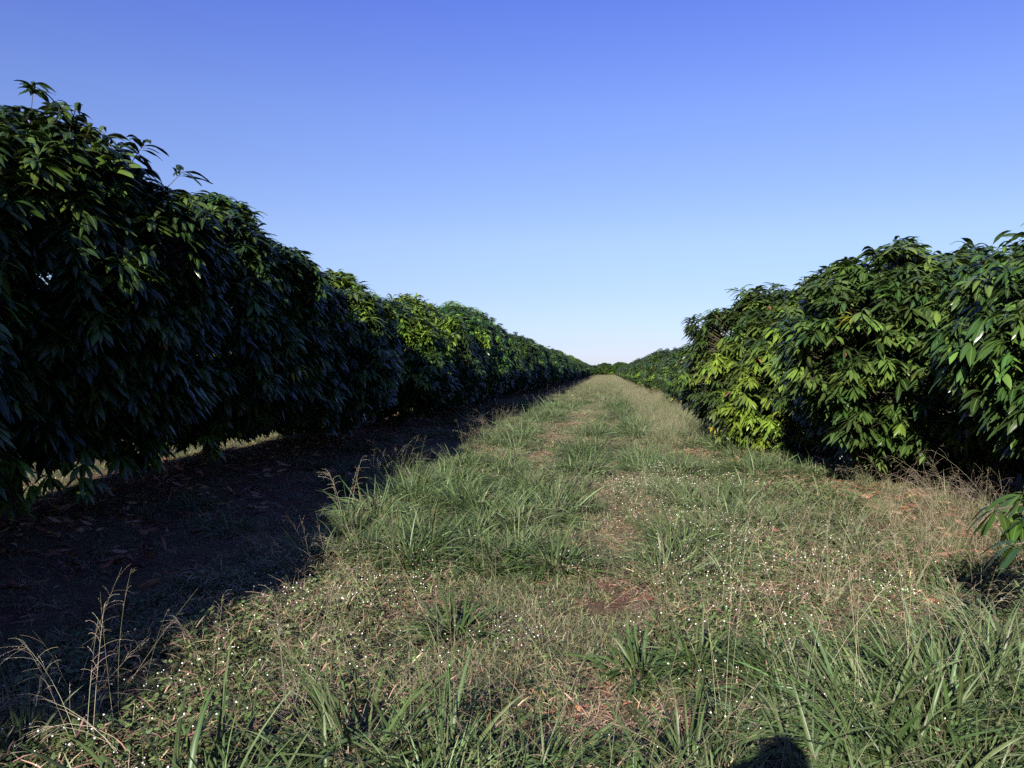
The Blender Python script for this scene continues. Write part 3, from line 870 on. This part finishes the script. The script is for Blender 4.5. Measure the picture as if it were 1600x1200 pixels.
for i, (px, py, k, s, lb) in enumerate(stems):
    st, bl = SK[k]
    o = bpy.data.objects.new('seeding_grass', None); COL.objects.link(o); o.location = gp(px, py)
    o.scale = (s, s, s); o.rotation_euler.z = .5 * math.sin(i * 2.3)
    tag(o, lb, 'seeding grass', 'seeding grasses along the alley', 'thing')
    link('seed_stems', st, o); link('blades', bl, o)

# the low bough of the nearest right tree that droops into the photograph is part of that tree
def bough(tree, px, py, dist, seed, n=6, lime=.5):
    r = np.random.default_rng(seed)
    v = cam.rotation_euler.to_matrix() @ Vector(((px - 800) / 1258, (600 - py) / 1258, -1))
    tip = np.array(v) * dist / math.hypot(v.x, v.y) + np.array([0, 0, CAM_H])
    root = np.array(tree.location) + np.array([0, 0, .9])
    g = Geo()
    s = np.linspace(0, 1, 7)[:, None]
    line = root * (1 - s) + tip * s + np.array([0, 0, .35]) * np.sin(s * 3.1416)
    tubes(g, line[None], np.linspace(.03, .006, 7)[None], np.array([[.09, .075, .055]]), 6)
    for j in range(n):
        t = .8 + .2 * j / (n - 1) if n > 1 else 1
        c = root * (1 - t) + tip * t + np.array([0, 0, .35]) * math.sin(t * 3.1416) + r.normal(size=3) * np.array([.07, .07, .05]) * (j < n - 1)
        m = 9
        D = dirs(m, r, -.9, .35)
        c1 = jit(MIDG, m, .3, r) if r.random() > lime else jit((.07, .13, .018), m, .3, r) * r.choice([.6, 1.0, 1.6])
        strips(g, c + D * .02, D, r.uniform(.17, .27, m), r.uniform(.04, .06, m), r.uniform(1.5, 4.5, m), c1, 6, arch=1.6, prof=PROF_LEAF, mid=True, fold=.3, wave=.05, rng=r)
    me = g.mesh('bough', M_MANGO)
    o = bpy.data.objects.new('bough', me); COL.objects.link(o)
    inv = tree.matrix_world.inverted()
    me.transform(inv); o.parent = tree
    return o
bpy.context.view_layer.update()
RT = [o for o in COL.objects if o.get('group') == GR]
LT = [o for o in COL.objects if o.get('group') == GL]
for q, (px, py, ds, k) in enumerate(((20, 770, 8.3, 0), (75, 745, 8.5, 0), (128, 762, 8.4, 1), (60, 690, 8.6, 1), (190, 720, 9.3, 1), (245, 715, 9.9, 1), (-30, 790, 7.9, 0), (330, 700, 11.2, 2))):
    bough(LT[k], px, py, ds, 80 + q, 7, 2.0)
bough(RT[0], 1560, 795, 5.4, 71, 13, -1); bough(RT[0], 1590, 850, 5.0, 73, 6, -1); bough(RT[0], 1600, 770, 5.8, 74, 8, .5)

def c_litter(seed):
    r = np.random.default_rng(seed); g = Geo()
    n = 9; P, a = ring(n, .22, r); P[:, 2] += r.uniform(.015, .05, n)
    c = np.where(r.random((n, 1)) < .5, jit((.15, .07, .04), n, .4, r), jit((.26, .17, .11), n, .4, r))
    strips(g, P, dirs(n, r, -.15, .35), r.uniform(.12, .24, n), r.uniform(.03, .055, n), r.uniform(-.2, 1.0, n), c, 5, prof=PROF_LEAF, mid=True, fold=.5, wave=.12, roll=r.uniform(-1, 1, n), rng=r)
    n = 5; P, a = ring(n, .2, r); P[:, 2] += .02
    tubes(g, curve_pts(P, dirs(n, r, -.05, .2), r.uniform(.08, .3, n), r.uniform(0, .3, n), 4), np.full((n, 4), .003), jit((.12, .09, .07), n, .3, r))
    return g.mesh('litter_piece', M_DRY)
lit = lambda x, y: np.clip(np.exp(-((x + 5.6) / 1.3) ** 2) + 1.0 * np.exp(-((x - 3.9) / 1.0) ** 2), 0, 1)
P = pts_in(-7.6, 6.2, 2.2, 34, 9, 111, lit)
scatter('fallen_leaves', [c_litter(460 + i) for i in range(5)], P, rng.uniform(.7, 1.1, len(P)), 47, tilt=.08)

# ------------------------------------------------------------------ the photographer, whose head throws the small shadow at the bottom edge
def person(x, y):
    J = dict(pelvis=(0, 0, .95, .15, .11), belly=(0, .01, 1.10, .14, .105), chest=(0, .0, 1.28, .16, .115), neck0=(0, -.01, 1.44, .075, .07), neck=(0, .01, 1.52, .055, .055),
             head0=(0, .03, 1.60, .072, .085), head=(0, .025, 1.69, .078, .095), crown=(0, .01, 1.755, .055, .07))
    for sd, q in ((-1, 'l'), (1, 'r')):
        J.update({q + 'sh': (sd * .18, .0, 1.41, .06, .06), q + 'el': (sd * .29, .06, 1.20, .043, .043), q + 'wr': (sd * .11, .105, 1.40, .028, .03), q + 'pa': (sd * .08, .12, 1.46, .036, .018),
                  q + 'hip': (sd * .1, 0, .88, .09, .09), q + 'kn': (sd * .12, .02, .50, .056, .06), q + 'an': (sd * .13, -.02, .09, .038, .042), q + 'toe': (sd * .15, .15, .035, .042, .03)})
        for f in range(4):
            J[q + 'f%da' % f] = (sd * (.074 - .004 * f), .128, 1.49 + .017 * f, .0095, .0095)
            J[q + 'f%db' % f] = (sd * (.047 - .002 * f), .145, 1.495 + .017 * f, .008, .008)
        J[q + 'ta'] = (sd * .065, .105, 1.49, .011, .011); J[q + 'tb'] = (sd * .037, .105, 1.515, .009, .009)
    E = [('pelvis', 'belly'), ('belly', 'chest'), ('chest', 'neck0'), ('neck0', 'neck'), ('neck', 'head0'), ('head0', 'head'), ('head', 'crown')]
    for q in 'lr':
        E += [('chest', q + 'sh'), (q + 'sh', q + 'el'), (q + 'el', q + 'wr'), (q + 'wr', q + 'pa'), ('pelvis', q + 'hip'), (q + 'hip', q + 'kn'), (q + 'kn', q + 'an'), (q + 'an', q + 'toe'), (q + 'pa', q + 'ta'), (q + 'ta', q + 'tb')]
        for f in range(4): E += [(q + 'pa', q + 'f%da' % f), (q + 'f%da' % f, q + 'f%db' % f)]
    ks = list(J)
    me = bpy.data.meshes.new('person')
    me.from_pydata([J[k][:3] for k in ks], [(ks.index(a), ks.index(b)) for a, b in E], [])
    o = link('person', me, None, (x, y, float(gh(x, y))))
    o.modifiers.new('skin', 'SKIN')
    bpy.context.view_layer.objects.active = o
    if not me.skin_vertices:
        bpy.ops.mesh.customdata_skin_add()
    for i, k in enumerate(ks):
        me.skin_vertices[0].data[i].radius = J[k][3:]
        me.skin_vertices[0].data[i].use_root = (k == 'pelvis')
    m = o.modifiers.new('sub', 'SUBSURF'); m.levels = 2; m.render_levels = 2
    bpy.context.view_layer.update()
    full = bpy.data.meshes.new_from_object(o.evaluated_get(bpy.context.evaluated_depsgraph_get()))
    o.modifiers.clear(); o.data = full
    full.materials.clear()
    for nm, c in (('shirt', (.12, .16, .24)), ('trousers', (.05, .05, .06)), ('skin', (.42, .25, .17)), ('hair', (.03, .02, .015)), ('boots', (.08, .05, .03))):
        full.materials.append(plain_mat(nm, c, .75))
    for f in full.polygons:
        c = f.center; f.use_smooth = True
        f.material_index = 4 if c.z < .12 else 1 if c.z < .97 else 3 if (c.z > 1.66 and c.y < .06) or c.z > 1.74 else 2 if c.z > 1.47 or (c.y > .09 and c.z > 1.36) else 0
    o.scale = (1.03, 1.03, 1.03)
    tag(o, 'person standing behind the viewpoint taking the photo, their head shadow at the bottom edge', 'person', None, 'thing')
    return o
pr = person(-.20, -.33)
ph = bpy.data.meshes.new('phone')
import bmesh
bm = bmesh.new(); bmesh.ops.create_cube(bm, size=1); bmesh.ops.scale(bm, vec=(.075, .009, .15), verts=bm.verts)
bmesh.ops.bevel(bm, geom=bm.edges[:], offset=.003, segments=2, affect='EDGES'); bm.to_mesh(ph); bm.free()
ph.materials.append(plain_mat('black_glass', (.02, .02, .02), .15, .5))
po = link('phone', ph, None, (-.22, -.13, 1.60)); 
tag(po, 'black phone held up by the person at the viewpoint', 'phone', None, 'thing')

def hat():
    g = Geo(); k = 28; a = np.arange(k) / k * 6.2832
    prof = [(.002, .155), (.05, .15), (.085, .12), (.098, .07), (.102, .02), (.13, .008), (.19, -.012), (.192, -.018), (.13, .002), (.1, .012), (.09, .06), (.07, .105), (.002, .12)]
    V = np.array([[(q * math.cos(t), q * math.sin(t) * 1.12, z) for t in a] for q, z in prof])
    n = len(prof)
    i = (np.arange(n - 1) * k)[:, None]; j = np.arange(k)[None]; j2 = (j + 1) % k
    F = np.stack([i + j, i + j2, i + k + j2, i + k + j], -1).reshape(-1, 4)
    g.add(V.reshape(-1, 3), F, np.zeros((n * k, 3)), np.zeros(n * k))
    return g.mesh('hat', plain_mat('straw', (.4, .32, .2), .8))
link('hat', hat(), pr, (0, .01, 1.68))
